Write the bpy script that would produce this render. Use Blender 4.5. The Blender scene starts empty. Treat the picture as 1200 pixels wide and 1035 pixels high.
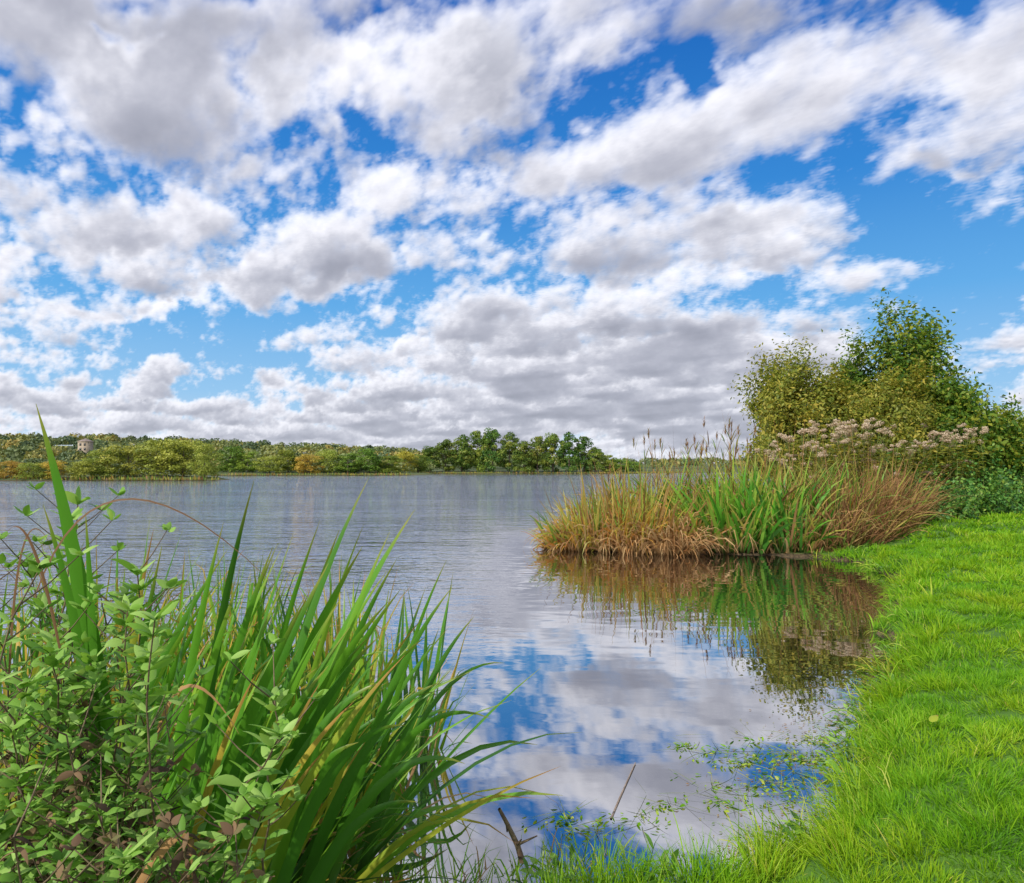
import bpy, math, random, time
import numpy as np
from math import radians as R, pi
from mathutils import Vector
rs = np.random.RandomState
scene = bpy.context.scene
scene.view_settings.view_transform = 'Standard'; scene.view_settings.look = 'None'; scene.view_settings.exposure = 0
col = scene.collection
Z = np.array([0., 0., 1.])
EYE = 1.7
PIT = math.atan(31.5/800)

# ------------------------------------------------------------ helpers
def ray(px, py):
    x = (px-600)/800; z = (517.5-py)/800
    return x, math.cos(PIT)-z*math.sin(PIT), math.sin(PIT)+z*math.cos(PIT)
def at(px, py, Y):
    x, y, z = ray(px, py); s = Y/y
    return np.array([x*s, Y, EYE+z*s])
def gxy(px, Y):
    return (px-600)/800*Y
def norm(a):
    return a/np.maximum(np.linalg.norm(a, axis=-1, keepdims=True), 1e-9)

def tag(o, label=None, cat=None, group=None, kind=None):
    if label: o['label'] = label
    if cat: o['category'] = cat
    if group: o['group'] = group
    if kind: o['kind'] = kind
    return o
def empty(name, loc, label, cat, group=None, rz=0, kind=None):
    o = bpy.data.objects.new(name, None); col.objects.link(o)
    o.location = loc; o.rotation_euler = (0, 0, rz); o.empty_display_size = .1
    return tag(o, label, cat, group, kind)
def dup(root, loc, rz, sc, label):
    r = root.copy(); col.objects.link(r)
    r.location = loc; r.rotation_euler = (0, 0, rz); r.scale = sc
    r['label'] = label
    for ch in list(root.children):
        c = ch.copy(); col.objects.link(c); c.parent = r
    return r

class Acc:
    def __init__(s): s.V=[]; s.F=[]; s.a=[]; s.b=[]; s.n=0
    def add(s, V, F, tint=None, t=None):
        V = np.asarray(V, float).reshape(-1, 3); F = np.asarray(F, int)
        s.V.append(V); s.F.append(F+s.n)
        s.a.append(np.full(len(V), .5) if tint is None else np.asarray(tint, float).ravel())
        s.b.append(np.full(len(V), .5) if t is None else np.asarray(t, float).ravel())
        s.n += len(V)
    def build(s, name, mat, parent=None, smooth=True):
        V = np.concatenate(s.V); F = np.concatenate(s.F)
        me = bpy.data.meshes.new(name)
        me.vertices.add(len(V)); me.vertices.foreach_set('co', V.astype(np.float32).ravel())
        me.loops.add(F.size); me.loops.foreach_set('vertex_index', F.astype(np.int32).ravel())
        me.polygons.add(len(F))
        me.polygons.foreach_set('loop_start', np.arange(0, F.size, F.shape[1], dtype=np.int32))
        me.update(calc_edges=True)
        if smooth: me.polygons.foreach_set('use_smooth', np.ones(len(F), bool))
        for nm, arr in (('tint', s.a), ('t', s.b)):
            at_ = me.attributes.new(nm, 'FLOAT', 'POINT'); at_.data.foreach_set('value', np.concatenate(arr).astype(np.float32))
        me.materials.append(mat)
        o = bpy.data.objects.new(name, me); col.objects.link(o)
        if parent: o.parent = parent
        return o

def ribbon(acc, P, W, S, tint, keel=0.):
    N, K, _ = P.shape
    ts = np.linspace(0, 1, K)
    if keel:
        T = norm(np.gradient(P, axis=1)); Nn = norm(np.cross(T, S))
        V = np.stack([P-S*W[..., None]+Nn*W[..., None]*keel, P, P+S*W[..., None]+Nn*W[..., None]*keel], 2); A = 3
    else:
        V = np.stack([P-S*W[..., None], P+S*W[..., None]], 2); A = 2
    i = np.arange(N)[:, None, None]*K*A; k = np.arange(K-1)[None, :, None]*A; a = np.arange(A-1)[None, None, :]
    b = i+k+a
    F = np.stack([b, b+1, b+A+1, b+A], -1).reshape(-1, 4)
    tt = np.broadcast_to(ts[None, :, None], (N, K, A)); ti = np.broadcast_to(np.asarray(tint)[:, None, None], (N, K, A))
    acc.add(V, F, ti, tt)

def prof(kind, K):
    t = np.linspace(0, 1, K+1)
    if kind == 'grass': return np.maximum((1-t**2.2)*np.minimum(1, .7+t*2), .04)
    if kind == 'iris': return np.maximum((1-t**3.)*np.minimum(1, .65+t*1.2), .02)
    return np.maximum(np.sin(pi*np.clip(t*.93+.05, 0, 1)**.85)**.9, .04)

def blades(acc, rng, base, d, L, W, droop, K=4, power=1.4, kind='grass', tint=None, tw=.4, keel=0.):
    base = np.asarray(base, float); N = len(base)
    L = np.broadcast_to(L, N); W = np.broadcast_to(W, N); droop = np.broadcast_to(droop, N)
    d = norm(np.asarray(d, float))
    t = np.linspace(0, 1, K+1)
    D = norm(d[:, None]-droop[:, None, None]*(t**power)[None, :, None]*Z)
    st = D[:, :-1]*(L/K)[:, None, None]
    P = np.concatenate([base[:, None], base[:, None]+np.cumsum(st, 1)], 1)
    s = norm(np.cross(d, Z)+rng.normal(0, .02, (N, 3)))
    s = norm(np.broadcast_to(s[:, None], P.shape) - D*np.sum(s[:, None]*D, -1, keepdims=True))
    a = (rng.normal(0, tw, N)[:, None]+rng.normal(0, tw*.6, N)[:, None]*t)[..., None]
    S = s*np.cos(a)+np.cross(D, s)*np.sin(a)
    if tint is None: tint = rng.rand(N)
    ribbon(acc, P, W[:, None]*prof(kind, K)[None], S, tint, keel)
    return P

def bez(acc, rng, B, C, T, W, K=10, tint=.5, twist=.5, keel=.25, kind='iris', face=None):
    t = np.linspace(0, 1, K+1)[:, None]
    P = (1-t)**2*B+2*t*(1-t)*C+t*t*T
    D = norm(np.gradient(P, axis=0))
    s = np.cross(D, Z if face is None else face); s = norm(s)
    a = rng.normal(0, twist)+t*rng.normal(0, twist)
    S = s*np.cos(a)+np.cross(D, s)*np.sin(a)
    ribbon(acc, P[None], (W*prof(kind, K))[None], S[None], np.array([tint]), keel)

def leaves(acc, rng, P, Nrm, size, asp=.45, tint=None):
    N = len(P); Nrm = norm(Nrm); size = np.broadcast_to(size, N)[:, None]
    u = norm(np.cross(Nrm, rng.normal(0, 1, (N, 3)))); v = np.cross(Nrm, u)
    V = np.stack([P-u*size*.5, P+v*size*asp*.5+Nrm*size*.08, P+u*size*.5, P-v*size*asp*.5+Nrm*size*.08], 1)
    F = np.arange(4*N).reshape(N, 4)
    if tint is None: tint = rng.rand(N)
    acc.add(V, F, np.repeat(tint, 4), np.tile([0, .5, 1, .5], N))

def prisms(acc, A, B, ra, rb, sides=5, tint=.5):
    A = np.asarray(A, float); B = np.asarray(B, float); N = len(A)
    ra = np.broadcast_to(ra, N); rb = np.broadcast_to(rb, N)
    d = norm(B-A); r = np.where(np.abs(d[:, 2:3]) > .9, np.array([[1., 0, 0]]), np.array([[0, 0, 1.]]))
    u = norm(np.cross(d, r)); v = np.cross(d, u)
    an = np.arange(sides)/sides*2*pi
    ring = u[:, None]*np.cos(an)[None, :, None]+v[:, None]*np.sin(an)[None, :, None]
    V = np.concatenate([A[:, None]+ring*ra[:, None, None], B[:, None]+ring*rb[:, None, None]], 1)
    k = np.arange(sides); q = np.stack([k, (k+1) % sides, (k+1) % sides+sides, k+sides], -1)
    F = (q[None]+(np.arange(N)*2*sides)[:, None, None]).reshape(-1, 4)
    acc.add(V, F, np.full(N*2*sides, tint))

def tube(acc, pts, radii, sides=6, tint=.5):
    pts = np.asarray(pts, float); K = len(pts)
    d = norm(np.gradient(pts, axis=0)); ref = np.array([.3, 1, .2]); 
    u = norm(np.cross(d, ref)); v = np.cross(d, u)
    an = np.arange(sides)/sides*2*pi
    V = pts[:, None]+(u[:, None]*np.cos(an)[None, :, None]+v[:, None]*np.sin(an)[None, :, None])*np.asarray(radii)[:, None, None]
    k = np.arange(sides)
    F = np.concatenate([np.stack([k, (k+1) % sides, (k+1) % sides+sides, k+sides], -1)+i*sides for i in range(K-1)])
    acc.add(V, F, np.full(K*sides, tint), np.repeat(np.linspace(0, 1, K), sides))

def box(acc, x0, x1, y0, y1, z0, z1, tint=.5):
    V = [(x0,y0,z0),(x1,y0,z0),(x1,y1,z0),(x0,y1,z0),(x0,y0,z1),(x1,y0,z1),(x1,y1,z1),(x0,y1,z1)]
    F = [(0,3,2,1),(4,5,6,7),(0,1,5,4),(1,2,6,5),(2,3,7,6),(3,0,4,7)]
    acc.add(V, F)

# ------------------------------------------------------------ node helper
class NB:
    def __init__(s, tree): s.t = tree
    def n(s, typ, **kw):
        nd = s.t.nodes.new(typ)
        for k, v in kw.items(): setattr(nd, k, v)
        return nd
    def put(s, sock, v):
        if isinstance(v, bpy.types.NodeSocket): s.t.links.new(v, sock)
        elif v is not None:
            if hasattr(sock.default_value, '__len__') and not hasattr(v, '__len__'): v = (v,)*len(sock.default_value)
            if hasattr(v, '__len__') and len(sock.default_value) == 4 and len(v) == 3: v = (*v, 1)
            sock.default_value = v
    def m(s, op, a, b=None, c=None, clamp=False):
        nd = s.n('ShaderNodeMath', operation=op, use_clamp=clamp)
        s.put(nd.inputs[0], a); s.put(nd.inputs[1], b)
        if c is not None: s.put(nd.inputs[2], c)
        return nd.outputs[0]
    def mix(s, f, a, b, blend='MIX'):
        nd = s.n('ShaderNodeMix', data_type='RGBA', blend_type=blend)
        s.put(nd.inputs[0], f); s.put(nd.inputs[6], a); s.put(nd.inputs[7], b)
        return nd.outputs[2]
    def ss(s, x, a, b, c=0., d=1.):
        nd = s.n('ShaderNodeMapRange', interpolation_type='SMOOTHSTEP')
        s.put(nd.inputs[0], x); s.put(nd.inputs[1], a); s.put(nd.inputs[2], b); s.put(nd.inputs[3], c); s.put(nd.inputs[4], d)
        return nd.outputs[0]
    def noise(s, vec, scale, detail=4, rough=.5, dist=0., typ='FBM'):
        nd = s.n('ShaderNodeTexNoise', noise_type=typ)
        s.put(nd.inputs['Vector'], vec); s.put(nd.inputs['Scale'], scale); s.put(nd.inputs['Detail'], detail)
        s.put(nd.inputs['Roughness'], rough); s.put(nd.inputs['Distortion'], dist)
        return nd.outputs[0]
    def ramp(s, f, stops):
        nd = s.n('ShaderNodeValToRGB'); s.put(nd.inputs[0], f)
        e = nd.color_ramp.elements
        while len(e) < len(stops): e.new(.5)
        for i, (p, c) in enumerate(stops): e[i].position = p; e[i].color = (*c, 1)
        return nd.outputs[0]

def newmat(name):
    m = bpy.data.materials.new(name); m.use_nodes = True; m.node_tree.nodes.clear()
    return m, NB(m.node_tree)

def foliage(name, cols, tip=None, tip0=.6, transl=.35, rough=.5, root=None, objvar=0., patch=0., pscale=.6, spec=.3):
    m, b = newmat(name)
    at1 = b.n('ShaderNodeAttribute', attribute_name='tint').outputs['Fac']
    st = [(i/(len(cols)-1), c) for i, c in enumerate(cols)]
    c = b.ramp(at1, st)
    t = b.n('ShaderNodeAttribute', attribute_name='t').outputs['Fac']
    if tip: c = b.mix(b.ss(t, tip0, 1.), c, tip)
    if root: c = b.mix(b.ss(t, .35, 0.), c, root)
    if patch:
        co = b.n('ShaderNodeTexCoord').outputs['Object']
        nn = b.noise(co, pscale, 2)
        c = b.mix(b.m('MULTIPLY', b.ss(nn, .4, .65), patch), c, b.mix(1., c, (1.25, .9, .5), 'MULTIPLY'))
        c = b.mix(b.m('MULTIPLY', b.ss(nn, .5, .3), patch), c, b.mix(1., c, (.55, .7, .6), 'MULTIPLY'))
    if objvar:
        r = b.n('ShaderNodeObjectInfo').outputs['Random']
        hs = b.n('ShaderNodeHueSaturation'); b.put(hs.inputs['Color'], c)
        b.put(hs.inputs['Hue'], b.m('MULTIPLY_ADD', r, objvar*.12, .5-objvar*.06))
        r2 = b.m('FRACT', b.m('MULTIPLY', r, 17.3))
        b.put(hs.inputs['Value'], b.m('MULTIPLY_ADD', r2, objvar, 1-objvar*.5))
        c = hs.outputs[0]
    p = b.n('ShaderNodeBsdfPrincipled'); b.put(p.inputs['Base Color'], c)
    p.inputs['Roughness'].default_value = rough; p.inputs['Specular IOR Level'].default_value = spec
    tr = b.n('ShaderNodeBsdfTranslucent'); b.put(tr.inputs[0], b.mix(1., c, (1.25, 1.2, .8), 'MULTIPLY'))
    mx = b.n('ShaderNodeMixShader'); mx.inputs[0].default_value = transl
    b.t.links.new(p.outputs[0], mx.inputs[1]); b.t.links.new(tr.outputs[0], mx.inputs[2])
    o = b.n('ShaderNodeOutputMaterial'); b.t.links.new(mx.outputs[0], o.inputs[0])
    return m
def plain(name, c1, c2, scale=8, rough=.8):
    m, b = newmat(name)
    co = b.n('ShaderNodeTexCoord').outputs['Object']
    c = b.mix(b.ss(b.noise(co, scale, 3, .6), .35, .65), c1, c2)
    p = b.n('ShaderNodeBsdfPrincipled'); b.put(p.inputs['Base Color'], c); p.inputs['Roughness'].default_value = rough
    o = b.n('ShaderNodeOutputMaterial'); b.t.links.new(p.outputs[0], o.inputs[0])
    return m

# ------------------------------------------------------------ camera, sun, world
cam = bpy.data.cameras.new('camera'); co_ = bpy.data.objects.new('camera', cam); col.objects.link(co_)
cam.lens = 24; cam.sensor_width = 36; cam.sensor_fit = 'HORIZONTAL'; cam.clip_end = 6000; cam.clip_start = .05
co_.location = (0, 0, EYE); co_.rotation_euler = (pi/2+PIT, 0, 0)
scene.camera = co_
SE, SA = R(40), R(222)
sd = np.array([math.sin(SA)*math.cos(SE), math.cos(SA)*math.cos(SE), math.sin(SE)])
sl = bpy.data.lights.new('sun', 'SUN'); so = bpy.data.objects.new('sun', sl); col.objects.link(so)
sl.energy = 4.1; sl.angle = R(.5); sl.color = (1, .95, .87)
so.rotation_euler = Vector(sd).to_track_quat('Z', 'Y').to_euler()

w = bpy.data.worlds.new('World'); scene.world = w; w.use_nodes = True
w.node_tree.nodes.clear(); b = NB(w.node_tree)
sky = b.n('ShaderNodeTexSky', sky_type='NISHITA'); sky.sun_disc = False; sky.sun_elevation = SE; sky.sun_rotation = SA
dirv = b.n('ShaderNodeTexCoord').outputs['Generated']
nn = b.noise(dirv, 2.6, 2, .55)
fc = b.mix(b.ss(nn, .42, .58), sky.outputs[0], (6.5, 6.5, 6.8))
bg = b.n('ShaderNodeBackground'); b.put(bg.inputs[0], fc); bg.inputs[1].default_value = .15
wo = b.n('ShaderNodeOutputWorld'); w.node_tree.links.new(bg.outputs[0], wo.inputs[0])

# ------------------------------------------------------------ sky: a marched cloud layer on a distant dome
def volnoise(seed, beta, kmin, n=128):
    r = rs(seed).normal(0, 1, (n, n, n)).astype(np.float32)
    f = np.fft.rfftn(r); k = np.fft.fftfreq(n)*n; kz = np.fft.rfftfreq(n)*n
    kk = np.sqrt(k[:, None, None]**2+k[None, :, None]**2+kz[None, None, :]**2)
    a = np.where(kk < kmin, 0, np.maximum(kk, 1)**-beta)
    v = np.fft.irfftn(f*a, s=(n, n, n)); return (v/v.std()).astype(np.float32).ravel()
def samp(V, x, y, z, per, n=128):
    s = n/per
    x = (x*s) % n; y = (y*s) % n; z = (z*s) % n
    i = x.astype(np.int32); j = y.astype(np.int32); k = z.astype(np.int32)
    fx = x-i; fy = y-j; fz = z-k; i &= 127; j &= 127; k &= 127
    i1 = ((i+1) & 127)*16384; j1 = ((j+1) & 127)*128; k1 = (k+1) & 127; i = i*16384; j = j*128
    def L(a): return V[a+k]*(1-fz)+V[a+k1]*fz
    return (L(i+j)*(1-fy)+L(i+j1)*fy)*(1-fx)+(L(i1+j)*(1-fy)+L(i1+j1)*fy)*fx
BL = [(150,130,190,100,.15),(390,190,120,60,.15),(560,60,260,80,.15),(560,225,160,40,.13),(320,320,110,30,.24),(160,347,80,20,.22),
      (900,280,130,34,.26),(680,300,110,26,.16),(650,415,280,50,.24),(860,410,120,45,.24),(120,265,160,40,.16),(1050,60,240,70,.20),(900,40,160,50,.12),
      (1110,195,90,26,.22),(70,405,120,20,.18),(90,465,220,16,.16),(780,140,170,60,.18),(600,495,700,30,.26),(720,470,220,40,.16),(1195,385,40,35,.22),(300,50,260,45,.16),(1190,30,60,60,.1),(60,30,150,40,.14),
      (290,145,44,26,-.18),(480,152,40,22,-.18),(790,92,40,30,-.24),(15,190,45,22,-.14),(700,240,60,22,-.14),(1110,285,150,55,-.26),(985,205,70,30,-.14),
      (230,395,170,42,-.26),(1100,370,120,60,-.34),(450,300,60,22,-.12),(140,50,30,16,-.18),(280,445,200,20,-.18),(620,140,25,20,-.14),(900,345,140,14,-.08),(1050,470,160,40,-.10)]
T0 = time.time()
NA, NE = 1400, 590
az = np.linspace(R(-62), R(62), NA); el = R(-.6)+(R(52)+R(.6))*np.linspace(0, 1, NE)**1.2
AZ, EL = np.meshgrid(az, el, indexing='ij')
DX = (np.sin(AZ)*np.cos(EL)).astype(np.float32).ravel(); DY = (np.cos(AZ)*np.cos(EL)).astype(np.float32).ravel(); DZ = np.sin(EL).astype(np.float32).ravel()
u = DX/np.maximum(DY, .1); v = DZ/np.maximum(DY, .1)
VA = volnoise(3, 2.4, 2.5); VB = volnoise(8, 2.0, 3)
uw = u+.04*samp(VA, u, v, u*0, .8); vw = v+.024*samp(VA, u, v, u*0+.5, .8)
bias = np.full(u.shape, -.14, np.float32)
for (px, py, rx, ry, am) in BL:
    x, y, z = ray(px, py); bias += 2.3*am*np.exp(-((uw-x/y)*800/rx)**2-((vw-z/y)*800/ry)**2)
base, th, cu = 1., .36, .006
hz = np.sqrt(DX**2+DY**2); sz = np.maximum(DZ, .004)
def hit(alt): A = cu*hz**2; return (-sz+np.sqrt(sz*sz+4*A*alt))/(2*A)
t0, t1 = hit(base), hit(base+th)
ca, sa = math.cos(.93), math.sin(.93)
def dens(x, y, zz, bi, detail=True):
    h = (zz-base)/th
    X = (x*ca-y*sa)*.60; Y = (x*sa+y*ca)
    d = samp(VA, X+7.3, Y+2.1, zz*1.2, 1.9)*.33
    if detail:
        nb = samp(VB, X, Y, zz, .70); d = d+np.abs(nb)*.25-.14
        d = d+samp(VB, X, Y, zz, .25)*.05
    return np.clip(d+bi-h*h*1.0-.45*np.clip(.12-h, 0, 1)/.12, 0, None)
N = len(u); Tr = np.ones(N, np.float32); C = np.zeros((N, 3), np.float32); S = 34
up = np.flatnonzero(DZ > -.002)
amb0 = np.array([.38, .395, .50]); amb1 = np.array([.56, .58, .68])
for s in range(S):
    idx = up[Tr[up] > .02]
    f = ((s+.5)/S)
    t = t0[idx]+(t1[idx]-t0[idx])*f; dt = np.minimum((t1[idx]-t0[idx])/S, .25)
    x = DX[idx]*t; y = DY[idx]*t; zz = DZ[idx]*t+cu*(hz[idx]*t)**2; bi = bias[idx]
    d = dens(x, y, zz, bi); k = np.flatnonzero(d > .001)
    if not len(k): continue
    x, y, zz, bi, d, dt, id_, tt = x[k], y[k], zz[k], bi[k], d[k], dt[k], idx[k], t[k]
    tau = 0
    for q, wq in ((.035, .06), (.10, .09), (.20, .15)):
        tau = tau+dens(x+sd[0]*q, y+sd[1]*q, zz+sd[2]*q, bi, q < .12)*wq
    Ts = np.exp(-tau*25)*.72+.28*np.exp(-tau*6)
    h = np.clip((zz-base)/th, 0, 1)[:, None]
    c = Ts[:, None]*np.array([.70, .675, .64])+(amb0*(1-h)+amb1*h)*np.exp(-tau*1.1)[:, None]
    fog = np.exp(-tt/28)[:, None]; c = c*fog+(1-fog)*np.array([.60, .65, .74])
    al = 1-np.exp(-d*21*dt)
    C[id_] += (Tr[id_]*al)[:, None]*c; Tr[id_] *= 1-al
e = np.degrees(EL.ravel())
pts_ = [(-1, (.66,.76,.86)), (2, (.54,.71,.88)), (6, (.31,.58,.88)), (13, (.13,.42,.82)), (22, (.04,.25,.68)), (34, (.014,.14,.52)), (55, (.01,.09,.42))]
blue = np.stack([np.interp(e, [p[0] for p in pts_], [p[1][i] for p in pts_]) for i in range(3)], 1)
C = C+Tr[:, None]*blue
print('sky time', time.time()-T0, 'cover', (Tr < .5).mean(), C.max())
RD = 2300.
me = bpy.data.meshes.new('sky'); ii = np.arange(NA*NE).reshape(NA, NE)
F = np.stack([ii[:-1, :-1], ii[:-1, 1:], ii[1:, 1:], ii[1:, :-1]], -1).reshape(-1, 4)
me.vertices.add(N); me.vertices.foreach_set('co', (np.stack([DX, DY, DZ], 1)*RD+[0, 0, EYE]).astype(np.float32).ravel())
me.loops.add(F.size); me.loops.foreach_set('vertex_index', F.astype(np.int32).ravel())
me.polygons.add(len(F)); me.polygons.foreach_set('loop_start', np.arange(0, F.size, 4, dtype=np.int32)); me.update(calc_edges=True)
a = me.attributes.new('cloud', 'FLOAT_COLOR', 'POINT'); a.data.foreach_set('color', np.concatenate([C, np.ones((N, 1))], 1).astype(np.float32).ravel())
m_, b = newmat('sky_clouds')
em = b.n('ShaderNodeEmission'); b.put(em.inputs[0], b.n('ShaderNodeAttribute', attribute_name='cloud').outputs['Color'])
ou = b.n('ShaderNodeOutputMaterial'); m_.node_tree.links.new(em.outputs[0], ou.inputs[0]); m_.cycles.emission_sampling = 'NONE'
me.materials.append(m_); so_ = bpy.data.objects.new('sky', me); col.objects.link(so_)
tag(so_, 'blue sky filled with white and grey cumulus clouds', 'sky', kind='structure')
del VA, VB, C, Tr, blue, AZ, EL

# ------------------------------------------------------------ terrain
LAKE = np.array([(-.3,2.5),(-.5,2.4),(-.9,2.3),(-1.5,2.3),(-2.4,2.5),(-4,2.9),(-8,4),(-30,10),(-90,40),(-130,80),(-110,93),(-90,94),(-60,97),(-42,97),(-41,101),
 (-55,125),(-72,160),(-45,165),(-25,170),(-20,185),(-30,215),(0,222),(38,222),(70,270),(130,290),(190,260),(150,150),(70,80),(32,45),(15,27),(9,20.5),(5,18.2),(2.4,17.2),
 (1.1,16),(.8,15),(1.0,14.4),(2,13.9),(4,13.6),(5.6,13.1),(6.5,12.3),(6.0,11.4),(6.05,10.6),(5.4,9.5),(4.9,8.8),(4.5,7.8),(3.8,7.1),(3.75,6.4),(3.25,5.8),(2.95,5.1),(2.35,4.7),(2.2,4.2),(1.9,3.9),(1.85,3.5),(1.45,3.2),(1.05,2.95),(.5,2.85),(.1,2.7)])
def sdist(x, y):
    x = np.asarray(x, float); y = np.asarray(y, float)
    dm = np.full(x.shape, 1e9); ins = np.zeros(x.shape, bool)
    n = len(LAKE)
    for i in range(n):
        ax, ay = LAKE[i]; bx_, by_ = LAKE[(i+1) % n]
        ex, ey = bx_-ax, by_-ay
        t = np.clip(((x-ax)*ex+(y-ay)*ey)/(ex*ex+ey*ey), 0, 1)
        dm = np.minimum(dm, (x-ax-t*ex)**2+(y-ay-t*ey)**2)
        c = ((ay > y) != (by_ > y))
        with np.errstate(divide='ignore', invalid='ignore'):
            xi = ex*(y-ay)/(ey if ey != 0 else 1e-9)+ax
        ins ^= c & (x < xi)
    d = np.sqrt(dm)
    return np.where(ins, -d, d)
def sm(x, a, b):
    t = np.clip((x-a)/(b-a), 0, 1); return t*t*(3-2*t)
def wob(x, y):
    return (np.sin(x*3.1+y*1.7)+np.sin(x*1.3-y*4.3+1)+np.sin(x*7.7+y*5.1+2)*.5)/2.5
def sds(x, y):
    return sdist(x, y)+.09*wob(x*2.4, y*2.4)*(np.hypot(x, y) < 40)
def height(x, y, s=None):
    x = np.asarray(x, float); y = np.asarray(y, float)
    if s is None: s = sds(x, y)
    prom = sm(y, 12.2, 13.5)*sm(x, 8.5, 6.)*(y < 40)
    low = sm(x, 1.7, .6)*sm(y, 5, 3.6)
    bh = .18*(1-prom)*(1-.75*low)+.03
    land = .03+bh*sm(s, 0, .28+.5*low)+np.clip(s, 0, 14)*.052*(1-prom)+(.035*wob(x*.9, y*.9)+.02*wob(x*2.9+1, y*2.3))*sm(s, .1, .8)
    hill = 13*sm(y, 210, 480)*sm(x, 60, -330)+5*sm(y, 230, 600)
    land = land+hill*(s > 0)
    bed = -.02-np.clip(-s*.35, 0, .8)
    return np.where(s > 0, land, bed)
def hz_(x, y): return float(height(np.array([x]), np.array([y]))[0])
n = 430
s1 = np.linspace(-1, 1, n); gr = 2500*np.sinh(9.2*s1)/math.sinh(9.2)
X, Y = np.meshgrid(gr+1.6, gr+4.6, indexing='ij')
H = height(X, Y)
acc = Acc(); idx = np.arange(n*n).reshape(n, n)
acc.add(np.stack([X, Y, H], -1), np.stack([idx[:-1, :-1], idx[1:, :-1], idx[1:, 1:], idx[:-1, 1:]], -1).reshape(-1, 4))
gm, b = newmat('ground_soil')
geo = b.n('ShaderNodeNewGeometry').outputs['Position']
sp = b.n('ShaderNodeSeparateXYZ'); b.put(sp.inputs[0], geo)
nz = b.noise(geo, 3., 4, .6); nf = b.noise(geo, .03, 3)
nd_ = b.noise(geo, 25., 4, .7)
c = b.mix(b.ss(nz, .35, .65), (.05, .13, .010), (.09, .20, .014))
c = b.mix(b.ss(sp.outputs[1], 40, 90), c, b.mix(b.ss(nf, .4, .6), (.05, .08, .02), (.10, .12, .03)))
mud = b.mix(b.ss(nd_, .35, .65), (.035, .024, .012), (.13, .09, .045))
c = b.mix(b.ss(sp.outputs[2], .08, .04), c, mud)
p = b.n('ShaderNodeBsdfPrincipled'); b.put(p.inputs['Base Color'], c); p.inputs['Roughness'].default_value = .9
bp = b.n('ShaderNodeBump'); bp.inputs['Strength'].default_value = .5; bp.inputs['Distance'].default_value = .03; b.put(bp.inputs['Height'], nd_)
b.put(p.inputs['Normal'], bp.outputs[0])
o = b.n('ShaderNodeOutputMaterial'); b.t.links.new(p.outputs[0], o.inputs[0])
tag(acc.build('ground', gm), 'grassy lake bank and land around the lake', 'ground', kind='structure')

# water
wm, b = newmat('lake_water')
geo = b.n('ShaderNodeNewGeometry').outputs['Position']
sp = b.n('ShaderNodeSeparateXYZ'); b.put(sp.inputs[0], geo)
def mapped(sc, rot):
    mp = b.n('ShaderNodeMapping'); b.put(mp.inputs['Vector'], geo); mp.inputs['Scale'].default_value = sc; mp.inputs['Rotation'].default_value = (0, 0, R(rot)); return mp.outputs[0]
w1 = b.noise(mapped((.7, 2.2, 1), 16), 1.0, 3, .55, .6)
w2 = b.noise(mapped((1.1, 2.0, 1), -14), 4.2, 3, .55, .3)
w3 = b.noise(mapped((.16, .55, 1), 8), 1., 2, .5, .4)
w4 = b.noise(mapped((.8, 1.8, 1), 10), 2.2, 1, .4, .2)
far = b.ss(sp.outputs[1], 14, 34)
left = b.ss(sp.outputs[0], .4, -3.2)
open_ = b.m('MAXIMUM', far, b.m('MULTIPLY', left, b.ss(sp.outputs[1], 4.5, 10.)))
gust = b.ss(b.noise(mapped((.02, .09, 1), 5), 1., 3), .35, .65, .6, 1.1)
amp = b.m('MULTIPLY', b.m('MULTIPLY_ADD', open_, 1.05, .004), gust)
near = b.ss(sp.outputs[1], 4.5, 12., .18, 1.)
hh = b.m('ADD', b.m('ADD', b.m('MULTIPLY', w1, .11), b.m('MULTIPLY', w2, .045)), b.m('MULTIPLY', w3, .14))
hh = b.m('ADD', b.m('MULTIPLY', hh, amp), b.m('MULTIPLY', b.m('MULTIPLY', w4, .0050), near))
bp = b.n('ShaderNodeBump'); bp.inputs['Strength'].default_value = 1.; bp.inputs['Distance'].default_value = 1.; b.put(bp.inputs['Height'], hh)
gl = b.n('ShaderNodeBsdfGlossy'); gl.inputs['Color'].default_value = (.98, .98, 1, 1); gl.inputs['Roughness'].default_value = .008; b.put(gl.inputs['Normal'], bp.outputs[0])
df = b.n('ShaderNodeBsdfDiffuse'); df.inputs[0].default_value = (.022, .02, .02, 1)
tr = b.n('ShaderNodeBsdfTransparent'); tr.inputs[0].default_value = (.62, .50, .34, 1)
m1 = b.n('ShaderNodeMixShader'); m1.inputs[0].default_value = .5
b.t.links.new(df.outputs[0], m1.inputs[1]); b.t.links.new(tr.outputs[0], m1.inputs[2])
fr = b.n('ShaderNodeFresnel'); fr.inputs[0].default_value = 1.5; b.put(fr.inputs['Normal'], bp.outputs[0])
fac = b.m('MULTIPLY_ADD', fr.outputs[0], .55, .50, clamp=True)
m2 = b.n('ShaderNodeMixShader'); b.put(m2.inputs[0], fac)
b.t.links.new(m1.outputs[0], m2.inputs[1]); b.t.links.new(gl.outputs[0], m2.inputs[2])
o = b.n('ShaderNodeOutputMaterial'); b.t.links.new(m2.outputs[0], o.inputs[0])
acc = Acc(); acc.add([(-400, -10, 0), (400, -10, 0), (400, 400, 0), (-400, 400, 0)], [(0, 1, 2, 3)])
tag(acc.build('water', wm), 'rippled lake water reflecting the clouds', 'water', kind='structure')

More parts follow.
